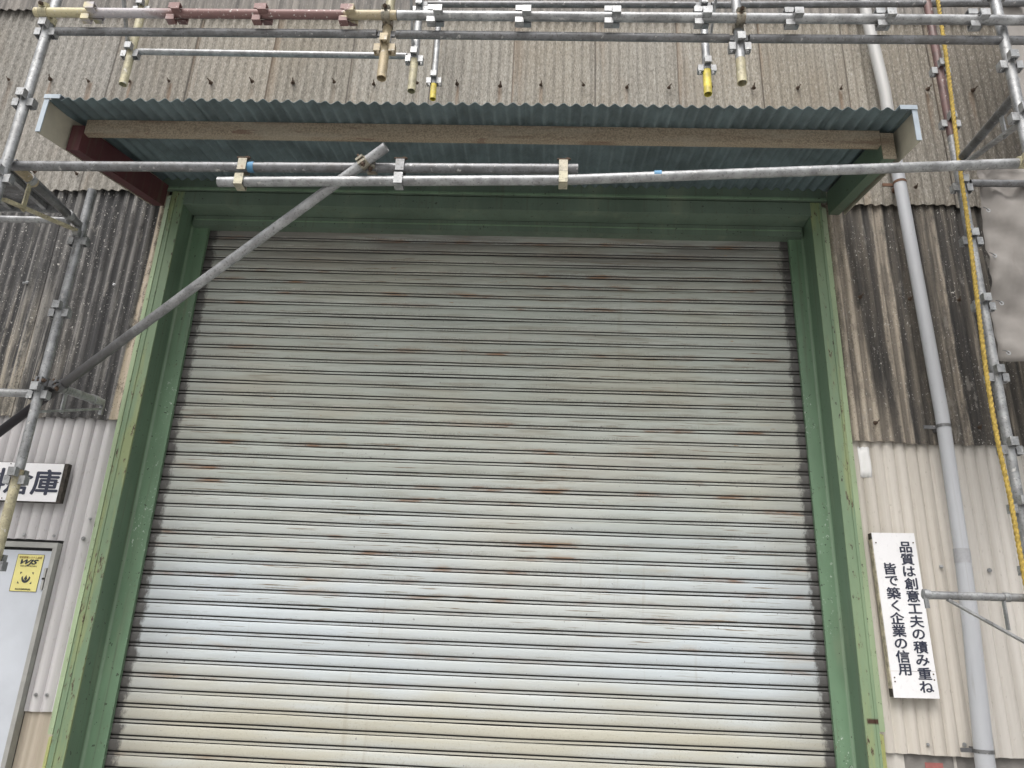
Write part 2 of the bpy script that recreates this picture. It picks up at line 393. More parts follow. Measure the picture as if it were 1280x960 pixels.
def tarp_m():
    g = G('beige_tarpaulin', .75)
    a = g.noise((3, 3, 3), 5, .6); w = g.noise((220, 220, 220), 2, .5, seed=1); d = g.noise((9, 9, 4), 5, .65, seed=3)
    c = g.mix(g.step(a, .3, .7), (.215, .200, .188), (.285, .268, .252))
    c = g.mix(g.mul(g.step(d, .56, .7), .35), c, (.20, .175, .16))
    return g.done(c, .75, w, .1, .001)
M['tarp'] = tarp_m()
M['rope'] = plain('gold_rope', (.40, .285, .065), .85, 0, .35, 60)

# ------------------------------------------------------------------ mesh helpers
def new_mesh(name, verts, faces, smooth=None):
    me = bpy.data.meshes.new(name); me.from_pydata([tuple(v) for v in verts], [], faces); me.update()
    if smooth is not None:
        for p in me.polygons: p.use_smooth = True
        me.set_sharp_from_angle(angle=smooth)
    return me
class B:
    """collects shapes for one mesh"""
    def __init__(s): s.v = []; s.f = []
    def add(s, vs_, fs):
        o = len(s.v); s.v += [Vector(q) for q in vs_]; s.f += [tuple(i+o for i in q) for q in fs]; return s
    def box(s, x0, x1, y0, y1, z0, z1, fn=None):
        vs_ = [Vector((x, y, z)) for x in (x0, x1) for y in (y0, y1) for z in (z0, z1)]
        if fn: vs_ = [fn(q) for q in vs_]
        return s.add(vs_, [(0, 1, 3, 2), (4, 6, 7, 5), (0, 4, 5, 1), (2, 3, 7, 6), (0, 2, 6, 4), (1, 5, 7, 3)])
    def bar(s, a, b, w, h, up=(0, 0, 1)):      # rectangular bar from a to b
        a, b = Vector(a), Vector(b); d = (b-a).normalized(); upv = Vector(up)
        r = d.cross(upv).normalized(); u = r.cross(d).normalized()
        vs_ = [p + r*(i*w/2) + u*(j*h/2) for p in (a, b) for i in (-1, 1) for j in (-1, 1)]
        return s.add(vs_, [(0, 1, 3, 2), (4, 6, 7, 5), (0, 4, 5, 1), (2, 3, 7, 6), (0, 2, 6, 4), (1, 5, 7, 3)])
    def tube(s, pts, r, n=16, open_end=0.0, rad=None):
        pts = [Vector(p) for p in pts]; rings = []
        ref = Vector((0, 1, 0)) if abs((pts[-1]-pts[0]).normalized().y) < .8 else Vector((1, 0, 0))
        for i, p in enumerate(pts):
            d = (pts[min(i+1, len(pts)-1)] - pts[max(i-1, 0)]).normalized()
            a = d.cross(ref).normalized(); b = d.cross(a)
            rr = rad[i] if rad else r
            rings.append([p + a*(math.cos(2*PI*k/n)*rr) + b*(math.sin(2*PI*k/n)*rr) for k in range(n)])
        o = len(s.v)
        for q in rings: s.v += q
        for i in range(len(rings)-1):
            for k in range(n):
                k2 = (k+1) % n; s.f.append((o+i*n+k, o+i*n+k2, o+(i+1)*n+k2, o+(i+1)*n+k))
        for end, idx, sg in ((0, 0, 1), (len(rings)-1, len(rings)-1, -1)):
            ring0 = o + idx*n
            if open_end:
                d = (pts[1]-pts[0]).normalized() if idx == 0 else (pts[-2]-pts[-1]).normalized()
                c = pts[idx]; rr = (rad[idx] if rad else r); k_in = (rr-.0028)/rr
                o2 = len(s.v)
                s.v += [c + (q-c)*k_in for q in rings[idx]]; s.v += [c + (q-c)*k_in + d*open_end for q in rings[idx]]
                for k in range(n):
                    k2 = (k+1) % n
                    s.f.append((ring0+k, o2+k, o2+k2, ring0+k2)); s.f.append((o2+k, o2+n+k, o2+n+k2, o2+k2))
                s.f.append(tuple(o2+n+k for k in range(n)))
            else:
                s.f.append(tuple(ring0+k for k in range(n)))
        return s
    def obj(s, name, mat, parent=None, smooth=.6, recalc=True):
        me = new_mesh(name, s.v, s.f)
        if recalc:
            bm = bmesh.new(); bm.from_mesh(me); bmesh.ops.recalc_face_normals(bm, faces=bm.faces); bm.to_mesh(me); bm.free()
        if smooth is not None:
            for p in me.polygons: p.use_smooth = True
            me.set_sharp_from_angle(angle=smooth)
        return link(name, me, mat, parent)
def link(name, me, mat, parent=None):
    o = bpy.data.objects.new(name, me); COL.objects.link(o)
    if mat is not None and not me.materials: me.materials.append(M[mat] if isinstance(mat, str) else mat)
    if parent is not None:
        o.parent = parent; o.matrix_parent_inverse = Matrix.Translation(-world_loc(parent))
    return o
def world_loc(o):
    v = Vector(o.location)
    while o.parent is not None:
        v = o.matrix_parent_inverse @ v
        o = o.parent; v = v + Vector(o.location)
    return v
def thing(name, label, cat, loc=(0, 0, 0), group=None):
    o = bpy.data.objects.new(name, None); COL.objects.link(o); o.location = loc; o.empty_display_size = .1
    return tag(o, label, cat, group)
def tag(o, label, cat, group=None, kind=None):
    o['label'] = label; o['category'] = cat
    if group: o['group'] = group
    if kind: o['kind'] = kind
    return o

def corrugated(name, s0, s1, t0, t1, mat, parent, fn, pitch=.066, amp=.008, thick=.006, phase=0.0, nt=2, edge=.004, seed=0, skew=0.0, cusp=False):
    """wavy sheet: s across the waves, t along them; fn(s, t, n) -> point, n is height off the sheet plane"""
    rnd = random.Random(seed); per = 8
    k0, k1 = math.ceil(s0/pitch*per), math.floor(s1/pitch*per)
    ss = sorted(set([s0] + [k*pitch/per for k in range(k0, k1+1)] + [s1]))
    jit = [rnd.uniform(-1, 1) for _ in range(8)]
    def ed(s): return edge*(jit[0]*math.sin(s*9+jit[1]*3) + .6*jit[2]*math.sin(s*31+jit[3]*3) + .3*math.sin(s*83+jit[4]*4))
    cols = len(ss); fr, bk = [], []
    for j in range(nt+1):
        for s_ in ss:
            t = t0 + (t1-t0)*j/nt
            if j == 0: t += ed(s_)
            q = s_ + skew*(t-t0)
            th = 2*PI*s_/pitch + phase; h = amp*(math.cos(th) if not cusp else 2*abs(math.cos(th/2))**.75 - 1)
            fr.append(fn(q, t, h+thick)); bk.append(fn(q, t, h))
    v = fr + bk; n = len(fr); f = []
    for j in range(nt):
        for i in range(cols-1):
            a, b, c, d = j*cols+i, j*cols+i+1, (j+1)*cols+i+1, (j+1)*cols+i
            f.append((a, b, c, d)); f.append((n+a, n+d, n+c, n+b))
    def rim(idx):
        o = len(v)
        for i in idx: v.append(fr[i]); v.append(bk[i])
        for k in range(len(idx)-1): f.append((o+2*k, o+2*k+1, o+2*k+3, o+2*k+2))
    rim(list(range(cols))); rim([nt*cols+i for i in range(cols)]); rim([j*cols for j in range(nt+1)]); rim([j*cols+cols-1 for j in range(nt+1)])
    me = new_mesh(name, v, f, .9)
    return link(name, me, mat, parent)

# ------------------------------------------------------------------ ground
g_ = B().add([(-300, -300, 0), (300, -300, 0), (300, 300, 0), (-300, 300, 0)], [(0, 1, 2, 3)]).obj('ground', 'concrete', None, None)
g_['kind'] = 'structure'

# ------------------------------------------------------------------ the warehouse
wall = thing('warehouse', 'weathered warehouse front clad in corrugated slate and metal sheets', 'building', (-.38, -.1, 0))
core = B()
core.box(-6.4, -2.57, -.098, 5, 0, 7.6); core.box(1.812, 5.4, -.098, 5, 0, 7.6)
core.box(-2.5695, 1.8115, -.097, 5, 4.56, 7.6); core.box(-2.5695, 1.8115, .45, 5, 0, 4.5595)
core.obj('inner_wall', 'inside', wall, None)
roof = B().add([(-6.6, -.5, 7.5), (5.6, -.5, 7.5), (5.6, 5.2, 9.0), (-6.6, 5.2, 9.0), (-6.6, -.5, 7.62), (5.6, -.5, 7.62), (5.6, 5.2, 9.12), (-6.6, 5.2, 9.12)],
               [(0, 3, 2, 1), (4, 5, 6, 7), (0, 1, 5, 4), (1, 2, 6, 5), (2, 3, 7, 6), (3, 0, 4, 7)])
roof.obj('roof', 'slate_top', wall, None)

# one rusted hook bolt, shared mesh
def bolt_mesh():
    b = B(); r0, n = .017, 8
    ring = lambda r, y: [(r*math.cos(2*PI*k/n), y, r*math.sin(2*PI*k/n)) for k in range(n)]
    vs_ = ring(r0, 0) + ring(r0*.75, -.008) + [(0, -.011, 0)]
    b.add(vs_, [(k, (k+1) % n, n+(k+1) % n, n+k) for k in range(n)] + [(n+k, n+(k+1) % n, 2*n) for k in range(n)])
    b.bar((0, -.008, 0), (0, -.020, 0), .016, .016); b.tube([(0, -.015, 0), (-.003, -.028, .006), (-.009, -.034, .017)], .0042, 6)
    me = new_mesh('bolt', b.v, b.f); me.materials.append(M['bolt_rust']); return me
BOLT = bolt_mesh()
def screw_mesh():
    b = B(); n = 8
    b.tube([(0, .004, 0), (0, -.004, 0)], .012, 8); b.tube([(0, -.004, 0), (0, -.011, 0)], .0065, 6)
    me = new_mesh('screw', b.v, b.f); me.materials.append(M['galv_light']); return me
SCREW = screw_mesh()
def stud(name, me, x, y, z, parent, mirror=1):
    o = bpy.data.objects.new(name, me); COL.objects.link(o); o.location = (x, y, z)
    o.rotation_euler = (random.uniform(-.15, .15), random.uniform(-.4, .4), random.uniform(-.3, .3)); k_ = random.uniform(.7, 1.0); o.scale = (mirror*k_, k_, k_)
    o.parent = parent; o.matrix_parent_inverse = Matrix.Translation(-world_loc(parent)); return o

def vwall(y, tilt=0.0, zr=0.0):
    return lambda s, t, n: (s, y - n + tilt*(t-zr), t)
# top tier, hangs over the tan tier
tops = []
for k in range(20):
    x0 = -6.16 + .588*k
    tops.append(corrugated('slate_sheet', x0, x0+.62, 6.03+random.uniform(-.008, .008), 7.6, 'slate_top', wall, vwall(-.168-.003*(k % 2), .012, 6.03), seed=k, edge=.005))
# tan tier
bolt_x = [-3.931 + .297*k for k in range(-7, 31)]
for k in range(20):
    x0 = -3.21 + .5863*(k-5)
    yy = -.148 - .004*(k % 2)
    sh = corrugated('slate_sheet', x0, x0+.600, 4.462+random.uniform(-.008, .008), 6.10, 'slate_tan', wall, vwall(yy, .012, 4.46), amp=.0092, seed=40+k, edge=.006)
    for bx in bolt_x:
        if x0 <= bx < x0+.5863:
            stud('bolt', BOLT, bx+random.uniform(-.008, .008), yy-.012, 5.385+random.uniform(-.012, .012), sh, 1 if bx < .3 else -1)
            if bx < -2.9 or bx > 2.2: stud('bolt', BOLT, bx+.10, yy-.022, 4.59+random.uniform(-.008, .008), sh, 1 if bx < .3 else -1)
# weathered tier, left of the shutter
LW = [(-6.1, -5.4), (-5.42, -4.69), (-4.71, -3.98), (-4.0, -3.262), (-3.275, -2.552)]
for k, (a, b) in enumerate(LW):
    sh = corrugated('slate_sheet', a, b, 2.85, 4.56, 'slate_left', wall, vwall(-.139-.005*(k % 2), .012, 2.85), seed=80+k, edge=.007, skew=-.025, amp=.0105)
    if k == 4:
        for bx in (-3.40+.6, -3.40+.02): stud('screw', SCREW, bx, -.158, 3.755, sh)
    if k == 3: stud('screw', SCREW, -3.40, -.158, 3.75, sh)
# weathered tier, right of the shutter
RW = [(1.80, 2.40), (2.385, 2.98), (2.965, 3.6), (3.58, 4.2), (4.18, 5.2)]
for k, (a, b) in enumerate(RW):
    sh = corrugated('slate_sheet', a, b, 2.853, 4.56, 'slate_right', wall, vwall(-.139-.005*(k % 2), .012, 2.85), seed=100+k, edge=.007, amp=.0105)
    if k == 0:
        for bx, bz in ((1.962, 3.785), (1.958, 2.965), (2.266, 3.78)): stud('bolt', BOLT, bx, -.160, bz, sh, -1)
    if k == 1:
        for bx, bz in ((2.565, 3.78), (2.556, 2.955)): stud('bolt', BOLT, bx, -.164, bz, sh, -1)
# lower tier
for k, (a, b, z0, m) in enumerate([(-2.757, -2.555, 1.203, 'lilac_grey'), (-3.42, -2.750, 2.115, 'lilac_grey'), (-4.1, -3.40, 2.115, 'lilac_grey'), (-4.85, -4.08, 1.203, 'lilac_grey'), (-5.6, -4.83, 1.203, 'lilac_grey'), (-6.1, -5.58, 1.203, 'lilac_grey')]):
    sh = corrugated('metal_sheet', a, b, z0, 2.95, m, wall, vwall(-.118-.004*(k % 2), .004, 1.2), pitch=.0645, amp=.0105, thick=.003, seed=120+k, edge=.002, cusp=True)
    if k == 0:
        for bx, bz in ((-2.705, 1.288), (-2.645, 1.290), (-2.637, 2.13), (-2.622, 2.245)): stud('screw', SCREW, bx, -.137, bz, sh)
    if k == 1:
        for bx in (-2.99, -2.812): stud('screw', SCREW, bx, -.140, 2.138, sh)
for k, (a, b, m) in enumerate([(1.80, 2.385, 'beige'), (2.37, 2.97, 'beige_grey'), (2.955, 3.55, 'beige'), (3.535, 4.15, 'beige_grey'), (4.13, 5.2, 'beige')]):
    sh = corrugated('metal_sheet', a, b, 1.195+.004*k, 2.95, m, wall, vwall(-.118-.004*(k % 2), .004, 1.2), amp=.008, thick=.004, seed=140+k, edge=.003, phase=PI/4, cusp=True)
    if k == 0:
        for bx, bz in ((2.033, 1.245), (2.232, 2.15), (2.218, 1.252)): stud('screw', SCREW, bx, -.137, bz, sh)
    if k == 1: stud('screw', SCREW, 2.49, -.140, 2.14, sh)
corrugated('metal_sheet', -2.757, -2.56, .02, 1.26, 'tan_low', wall, vwall(-.1065, 0, 0), pitch=.0645, amp=.006, thick=.004, seed=160)
for a, b in ((-6.1, -4.9), (-4.92, -3.80)):
    corrugated('metal_sheet', a, b, .02, 1.26, 'tan_low', wall, vwall(-.1065, 0, 0), pitch=.0645, amp=.006, thick=.004, seed=161)
pl = B().box(1.816, 5.3, -.1035, -.0985, 0, 1.24).obj('plinth', 'plinth', wall, None)
B().box(1.825, 1.915, -.1085, -.1040, .1, 1.2).obj('plinth_strip', 'beige_grey', pl, None)
B().box(2.166, 2.180, -.1070, -.1040, .0, 1.2).obj('plinth_joint', 'beige_grey', pl, None)
B().box(2.02, 2.11, -.1075, -.1040, 1.02, 1.158).obj('red_plate', 'red', pl, None)

# ------------------------------------------------------------------ green frame round the shutter
fr = thing('shutter_frame', 'green painted steel channel frame around the shutter opening', 'door frame', (-.36, -.1, 0))
def jamb(sg, xin, xweb, xfl, xout, zbreak):
    # sg -1 left, +1 right; x values run from the opening outwards
    def bx(b, xa, xb, y0, y1, z0, z1): b.box(min(xa, xb), max(xa, xb), y0, y1, z0, z1); return b
    bx(B(), xin, xweb, -.030, -.005, 0, 4.33).obj('guide_rail', 'green_guide', fr, None)
    bx(B(), xin, xin+sg*.05, .030, .055, 0, 4.33).obj('guide_back', 'green_guide', fr, None)
    b = B(); n = 6
    for i in range(n):      # the rolled fillet between guide and web
        a0, a1 = PI/2*i/n, PI/2*(i+1)/n
        p = lambda a: (xweb - sg*.016*(1-math.sin(a)), -.031 - .016*(1-math.cos(a)))
        (xa, ya), (xb, yb) = p(a0), p(a1)
        b.add([(xa, ya, 0), (xb, yb, 0), (xb, yb, 4.33), (xa, ya, 4.33)], [(0, 1, 2, 3)])
    b.obj('fillet', 'green_edge_highlight', fr, .9)
    bx(B(), xweb, xweb+sg*.012, -.198, -.0305, 0, 4.42).obj('web', 'green_web', fr, None)
    bx(B(), xweb-sg*.002, xfl, -.212, -.199, 0, 4.43).obj('front_flange', 'green_front', fr, None)
    bx(B(), xweb+sg*.052, xweb+sg*.066, -.2165, -.2125, 0, 4.43).obj('cover_strip', 'green_front', fr, None)
    # folded outer trim: faces forward and outward
    b = B()
    xa, xb = xfl + sg*.002, xout
    z0 = zbreak
    b.add([(xa, -.216, z0), (xb, -.196, z0), (xb, -.12, z0), (xa, -.12, z0), (xa, -.216, 4.40), (xb, -.196, 4.40), (xb, -.12, 4.40), (xa, -.12, 4.40)],
          [(0, 1, 5, 4), (1, 2, 6, 5), (2, 3, 7, 6), (3, 0, 4, 7), (4, 5, 6, 7), (3, 2, 1, 0)])
    b.obj('edge_trim', 'green_pale', fr, None)
    b = B()
    xb2 = xout - sg*.008
    b.add([(xa, -.214, 0), (xb2, -.192, 0), (xb2, -.12, 0), (xa, -.12, 0), (xa, -.214, z0-.008), (xb2, -.190, z0-.015), (xb2, -.12, z0-.015), (xa, -.12, z0-.008)],
          [(0, 1, 5, 4), (1, 2, 6, 5), (2, 3, 7, 6), (3, 0, 4, 7), (4, 5, 6, 7), (3, 2, 1, 0)])
    b.obj('edge_trim', 'green_yellow', fr, None)
jamb(-1, -2.317, -2.433, -2.517, -2.557, 1.105)
jamb(1, 1.600, 1.695, 1.760, 1.799, 1.30)
B().box(-2.43, 1.693, -.2145, -.199, 4.335, 4.427).obj('header_flange', 'green_head', fr, None)
B().box(-2.43, 1.693, -.198, -.0705, 4.338, 4.350).obj('header_soffit', 'green_head', fr, None)
B().box(-2.415, 1.68, -.070, .10, 4.262, 4.336).obj('header_box', 'green_head', fr, None)
B().box(-2.405, 1.67, -.0765, -.0705, 4.300, 4.307).obj('header_ridge', 'green_edge_highlight', fr, None)
B().box(-2.60, 1.80, -.222, -.199, 4.437, 4.60).obj('header_fascia', 'green_head', fr, None)
B().box(-2.60, 1.80, -.232, -.2225, 4.440, 4.455).obj('header_lip', 'green_edge_highlight', fr, None)

# ------------------------------------------------------------------ rolling shutter
sh_t = thing('roller_shutter', 'closed pale grey roller shutter of horizontal slats with rust streaks', 'roller shutter', (-.36, 0, 0))
PROF = [(0.0, .018), (.0026, .018), (.0033, -.0010), (.0145, -.0022), (.0152, .018), (.0222, .018), (.0230, -.0004), (.0258, -.0020), (.034, -.0036), (.050, -.0040), (.064, -.0030), (.0735, -.0015), (.0770, .0000), (.0778, .018), (.080, .018)]
for k in range(-17, 36):
    z0 = 1.397 + .08*k
    nx = 28; v = []; f = []; dents = [(random.random(), random.uniform(.012, .05), random.uniform(-.5, 1)*.0045) for _ in range(random.choice((0, 1, 1, 2, 3)))]
    a1, a2, p1, p2, dy = [random.uniform(-1, 1) for _ in range(5)]
    for i in range(nx+1):
        u = i/nx; x = -2.355 + 3.993*u
        sag = -.005*math.sin(PI*u) + .0020*a1*math.sin(2*PI*u*1.5+p1*3) + .0008*a2*math.sin(2*PI*u*4.3+p2*3)
        bow = .0024*dy + .0030*a2*math.sin(2*PI*u*2.2+p2*3) + sum(dd*math.exp(-((u-du)/dw)**2) for du, dw, dd in dents)
        tw = .0036*math.sin(2*PI*u*1.2 + p1*5)*a2
        for (pz, py) in PROF: v.append((x, py + bow + tw*(pz-.04)/.04, z0 + pz + sag))
    m = len(PROF)
    for i in range(nx):
        for j in range(m-1): f.append((i*m+j, (i+1)*m+j, (i+1)*m+j+1, i*m+j+1))
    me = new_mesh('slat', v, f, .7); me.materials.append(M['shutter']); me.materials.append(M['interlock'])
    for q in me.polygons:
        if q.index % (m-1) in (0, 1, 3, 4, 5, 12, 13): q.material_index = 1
    link('slat', me, None, sh_t)
B().box(-2.35, 1.63, -.02, .02, .0, .036).obj('bottom_bar', 'galv_dark', sh_t, None)

# ------------------------------------------------------------------ canopy
can = thing('canopy', 'corrugated blue green canopy on steel arms over the shutter', 'canopy', (-.42, -.2, 4.45))
SL = .172
def cz(y): return 4.352 + SL*(y+1.2)
def canopy_fn(off): return lambda s, t, n: (s, t, cz(t) + n + off)
seams = [-2.735, -1.985, -1.275, -.55, .165, .855, 1.50, 1.905]
for k in range(len(seams)-1):
    corrugated('roof_sheet', seams[k], seams[k+1]+.035*(k < 6), -1.2-random.uniform(0, .008), -.17, 'canopy_sheet', can, canopy_fn(.0035*(k % 2)), pitch=.0675, amp=.011, thick=.0022, edge=.001, seed=200+k)
def skL(q): return Vector((q.x + (q.y+1.2)*.135, q.y, q.z + SL*(q.y+1.0)))
def skR(q): return Vector((q.x - (q.y+1.0)*.006, q.y, q.z + SL*(q.y+1.0)))
# arms are channels: web plus two flanges
def arm(x0, x1, zb, fn, mat, side):
    b = B()
    b.box(x0, x1, -.998, -.235, zb, zb+.010, fn); b.box(x0, x1, -.998, -.235, zb+.150, zb+.160, fn)
    xw = (x0, x0+.008) if side > 0 else (x1-.008, x1)
    b.box(xw[0], xw[1], -.999, -.235, zb+.0105, zb+.1495, fn)
    o = b.obj('arm', mat, can, None)
    return o
aL = arm(-2.742, -2.672, 4.170, skL, 'maroon_arm', -1)
aR = arm(1.800, 1.865, 4.196, skR, 'green_arm', 1)
B().box(-2.742, -2.672, -1.006, -.9995, 4.168, 4.334, skL).obj('arm_end_plate', 'maroon_arm', can, None)
B().box(1.799, 1.868, -1.006, -.9995, 4.194, 4.360, skR).obj('arm_end_plate', 'rusty', can, None)
p = B(); p.box(-2.640, 1.797, -1.004, -.996, 4.284, 4.374); p.box(-2.640, 1.797, -.9955, -.962, 4.284, 4.291)
p.obj('purlin', 'rusty', can, None)
# end plates with folded front edge and top cap
def endplate(x, sg, fn, zb):
    B().box(x-.0015, x+.0015, -1.2, -.235, zb, 4.392, fn).obj('end_plate', 'end_beige', can, None)
    B().box(min(x-sg*.024, x+sg*.002), max(x-sg*.024, x+sg*.002), -1.206, -1.2005, zb, 4.385, fn).obj('plate_lip', 'end_blue', can, None)
    B().box(min(x-sg*.085, x+sg*.003), max(x-sg*.085, x+sg*.003), -1.212, -1.2065, 4.386, 4.412, fn).obj('cap_lip', 'end_blue', can, None)
    B().box(min(x-sg*.085, x+sg*.003), max(x-sg*.085, x+sg*.003), -1.206, -.18, 4.409, 4.412, fn).obj('cap', 'end_blue', can, None)
endplate(-2.757, -1, lambda q: Vector((q.x + (q.y+1.2)*.135, q.y, q.z + SL*(q.y+1.0))), 4.1715)
endplate(1.902, 1, lambda q: Vector((q.x - (q.y+1.2)*.006, q.y, q.z + SL*(q.y+1.0))), 4.1975)

# ------------------------------------------------------------------ downpipe
dp = thing('downpipe', 'grey plastic downpipe running down the wall right of the shutter', 'downpipe', (2.25, -.24, 0))
PY = -.245
B().tube([(2.225, PY, 7.4), (2.215, PY, 5.965), (2.262, PY, 5.3), (2.268, PY, 4.6), (2.292, PY, 3.6), (2.306, PY, 3.0), (2.298, PY, 2.19)], .038, 20).obj('pipe', 'pvc', dp, 1.0)
B().tube([(2.298, PY, 2.235), (2.297, PY, 2.16)], .0415, 20).obj('coupling', 'pvc_band', dp, 1.0)
B().tube([(2.297, PY, 2.16), (2.285, PY, 1.8), (2.252, PY, 1.2), (2.235, PY, .06)], .044, 20, rad=[.040, .0425, .046, .047]).obj('pipe', 'pvc', dp, 1.0)
for (x, z, m) in ((2.269, 4.57, 'rust_band'), (2.304, 2.93, 'galv_dark'), (2.254, 1.235, 'galv_dark'), (2.24, 6.6, 'rust_band')):
    b = B(); rr = .040 if z > 2 else .0475
    b.tube([(x, PY, z-.009), (x, PY, z+.009)], rr, 20); b.box(x-.10, x-.03, PY+.02, PY+.03, z-.01, z+.01); b.box(x-.012, x+.012, PY+.03, -.128, z-.011, z+.011)
    b.obj('pipe_strap', m, dp, .9)

# ------------------------------------------------------------------ lettering helper
def text_mesh(chars, size, bold=0.0, shear=0.0, wide=1.0):
    """chars: list of (text, x, z) with x,z the centre of the text on the board; returns a B-less mesh in the XZ plane facing -Y"""
    vs_, fs = [], []
    for (t, cx, czz) in chars:
        cu = bpy.data.curves.new('txt', 'FONT'); cu.body = t; cu.size = size; cu.align_x = 'LEFT'; cu.offset = 0; cu.shear = shear
        cu.resolution_u = 3; cu.extrude = .0004
        ob = bpy.data.objects.new('txt', cu); COL.objects.link(ob)
        dg = bpy.context.evaluated_depsgraph_get(); dg.update()
        me = bpy.data.meshes.new_from_object(ob.evaluated_get(dg))
        if len(me.vertices):
            xs = [q.co.x for q in me.vertices]; ys = [q.co.y for q in me.vertices]
            mx, my = (min(xs)+max(xs))/2, (min(ys)+max(ys))/2
            o = len(vs_)
            shifts = [(0, 0)] if not bold else [(-bold, 0), (bold, 0), (0, -bold*.7), (0, bold*.7)]
            for n_, (sx, sy) in enumerate(shifts):
                o = len(vs_)
                vs_ += [((q.co.x-mx)*wide+cx+sx, -q.co.z-.00008*n_, q.co.y-my+czz+sy) for q in me.vertices]
                fs += [tuple(i+o for i in pl_.vertices) for pl_ in me.polygons]
        bpy.data.objects.remove(ob); bpy.data.curves.remove(cu); bpy.data.meshes.remove(me)
    return vs_, fs
def lettering(name, chars, size, mat, parent, y, bold=0.0, shear=0.0, fn=None, wide=1.0):
    v, f = text_mesh(chars, size, bold, shear, wide)
    v = [Vector((a, b+y, c)) for a, b, c in v]
    if fn: v = [fn(q) for q in v]
    return link(name, new_mesh(name, v, f), mat, parent)

# motto board on the right wall
sg = thing('motto_board', 'tall white board with two columns of navy Japanese lettering, right of the shutter', 'sign', (1.98, -.17, 1.47))
def rotm(q):       # the board hangs very slightly askew
    a = .0195; c = Vector((1.981, 0, 1.894)); d = Vector((q.x, 0, q.z)) - c
    return Vector((c.x + d.x*math.cos(a) - d.z*math.sin(a), q.y, c.z + d.x*math.sin(a) + d.z*math.cos(a)))
B().box(1.864, 2.098, -.176, -.172, 1.598, 2.3205, rotm).obj('panel', 'sign_white', sg, None)
B().box(1.864, 2.098, -.1768, -.1725, 1.4665, 1.5965, rotm).obj('panel', 'sign_white', sg, None)
B().box(1.860, 1.885, -.1715, -.135, 1.475, 2.315, rotm).obj('batten', 'wood_edge', sg, None)
B().box(2.07, 2.095, -.1715, -.135, 1.475, 2.315, rotm).obj('batten', 'wood_edge', sg, None)
B().box(1.8575, 1.8635, -.174, -.140, 2.285, 2.318, rotm).obj('batten_end', 'wood_dark', sg, None)
B().box(1.8575, 1.8635, -.174, -.140, 1.470, 1.51, rotm).obj('batten_end', 'wood_dark', sg, None)
c1 = '品質は創意工夫の積み重ね'; c2 = '皆で築く企業の信用'
ch = [(t, 2.039, 2.243 + (1.522-2.243)*i/(len(c1)-1)) for i, t in enumerate(c1)]
ch += [(t, 1.938, 2.125 + (1.605-2.125)*i/(len(c2)-1)) for i, t in enumerate(c2)]
for one in ch: lettering('lettering', [one], .0655, 'ink', sg, -.1775, .0019, fn=rotm, wide=1.16)
for (x, z) in ((1.880, 2.265), (2.084, 2.268), (1.880, 1.565), (2.084, 1.585), (1.880, 1.545), (2.084, 1.557)):
    q = rotm(Vector((x, 0, z))); B().tube([(q.x, -.1765, q.z), (q.x, -.1795, q.z)], .0038, 8).obj('nail', 'bolt_rust', sg, None)

# storehouse name board on the left wall
sl = thing('name_board', 'white horizontal board with large navy Japanese characters above the steel door', 'sign', (-3.0, -.2, 2.32))
B().box(-3.32, -2.825, -.1805, -.1775, 2.328, 2.555).obj('panel', 'sign_white', sl, None)
B().box(-3.32, -2.802, -.177, -.142, 2.325, 2.558).obj('backing', 'wood_dark', sl, None)
for t_, x_ in (('料', -3.236), ('倉', -3.076), ('庫', -2.911)): lettering('lettering', [(t_, x_, 2.442)], .162, 'ink', sl, -.1818, .0045, wide=1.04)
for x, z in ((-2.838, 2.443), (-3.15, 2.546), (-3.15, 2.340)): B().tube([(x, -.180, z), (x, -.183, z)], .0035, 8).obj('nail', 'bolt_rust', sl, None)

# steel door
dr = thing('steel_door', 'pale grey steel door in the wall at the left edge', 'door', (-3.2, -.15, 0))
B().box(-3.73, -2.796, -.150, -.112, .03, 2.050).obj('leaf', 'door', dr, None)
fb = B(); fb.box(-3.78, -2.760, -.168, -.1125, 2.066, 2.096); fb.box(-2.785, -2.760, -.167, -.1125, 0, 2.0655); fb.box(-3.78, -3.742, -.167, -.1125, 0, 2.0575)
fb.obj('frame', 'door_frame', dr, None)
B().box(-3.74, -2.786, -.144, -.113, 2.0505, 2.0655).obj('head_gap', 'rubber', dr, None)
B().box(-2.7955, -2.7855, -.144, -.113, .03, 2.050).obj('side_gap', 'rubber', dr, None)
h = B().box(-2.808, -2.796, -.160, -.1505, 1.835, 1.955).obj('hinge', 'door_frame', dr, None)
B().box(-2.809, -2.795, -.163, -.1605, 1.890, 1.900).obj('knuckle', 'rubber', h, None)
B().tube([(-3.62, -.20, 1.0), (-3.56, -.20, 1.0)], .012, 10).obj('handle', 'galv', dr, 1.0)

# alarm sticker on the door
st = thing('alarm_sticker', 'yellow security sticker with dark lettering and emblem on the steel door', 'sticker', (-2.905, -.152, 1.82))
B().box(-2.985, -2.832, -.1530, -.1515, 1.822, 2.026).obj('label_sheet', 'sticker', st, None)
br = B(); 
for (a, b, c, d) in ((-2.986, -2.831, 2.0255, 2.0275), (-2.986, -2.831, 1.8205, 1.8225), (-2.987, -2.9855, 1.8225, 2.0255), (-2.8315, -2.830, 1.8225, 2.0255)): br.box(a, b, -.1535, -.1516, c, d)
br.obj('border', 'sticker_dark', st, None)
lettering('heading', [('非常通報システム設置', -2.908, 2.010)], .0135, 'sticker_red', st, -.1545)
lettering('wordmark', [('WJS', -2.908, 1.981)], .036, 'sticker_dark', st, -.1545, .0024, .4, wide=1.65)
lettering('subtitle', [('WEST JAPAN SECURITY', -2.908, 1.9605)], .0095, 'sticker_dark', st, -.1545)
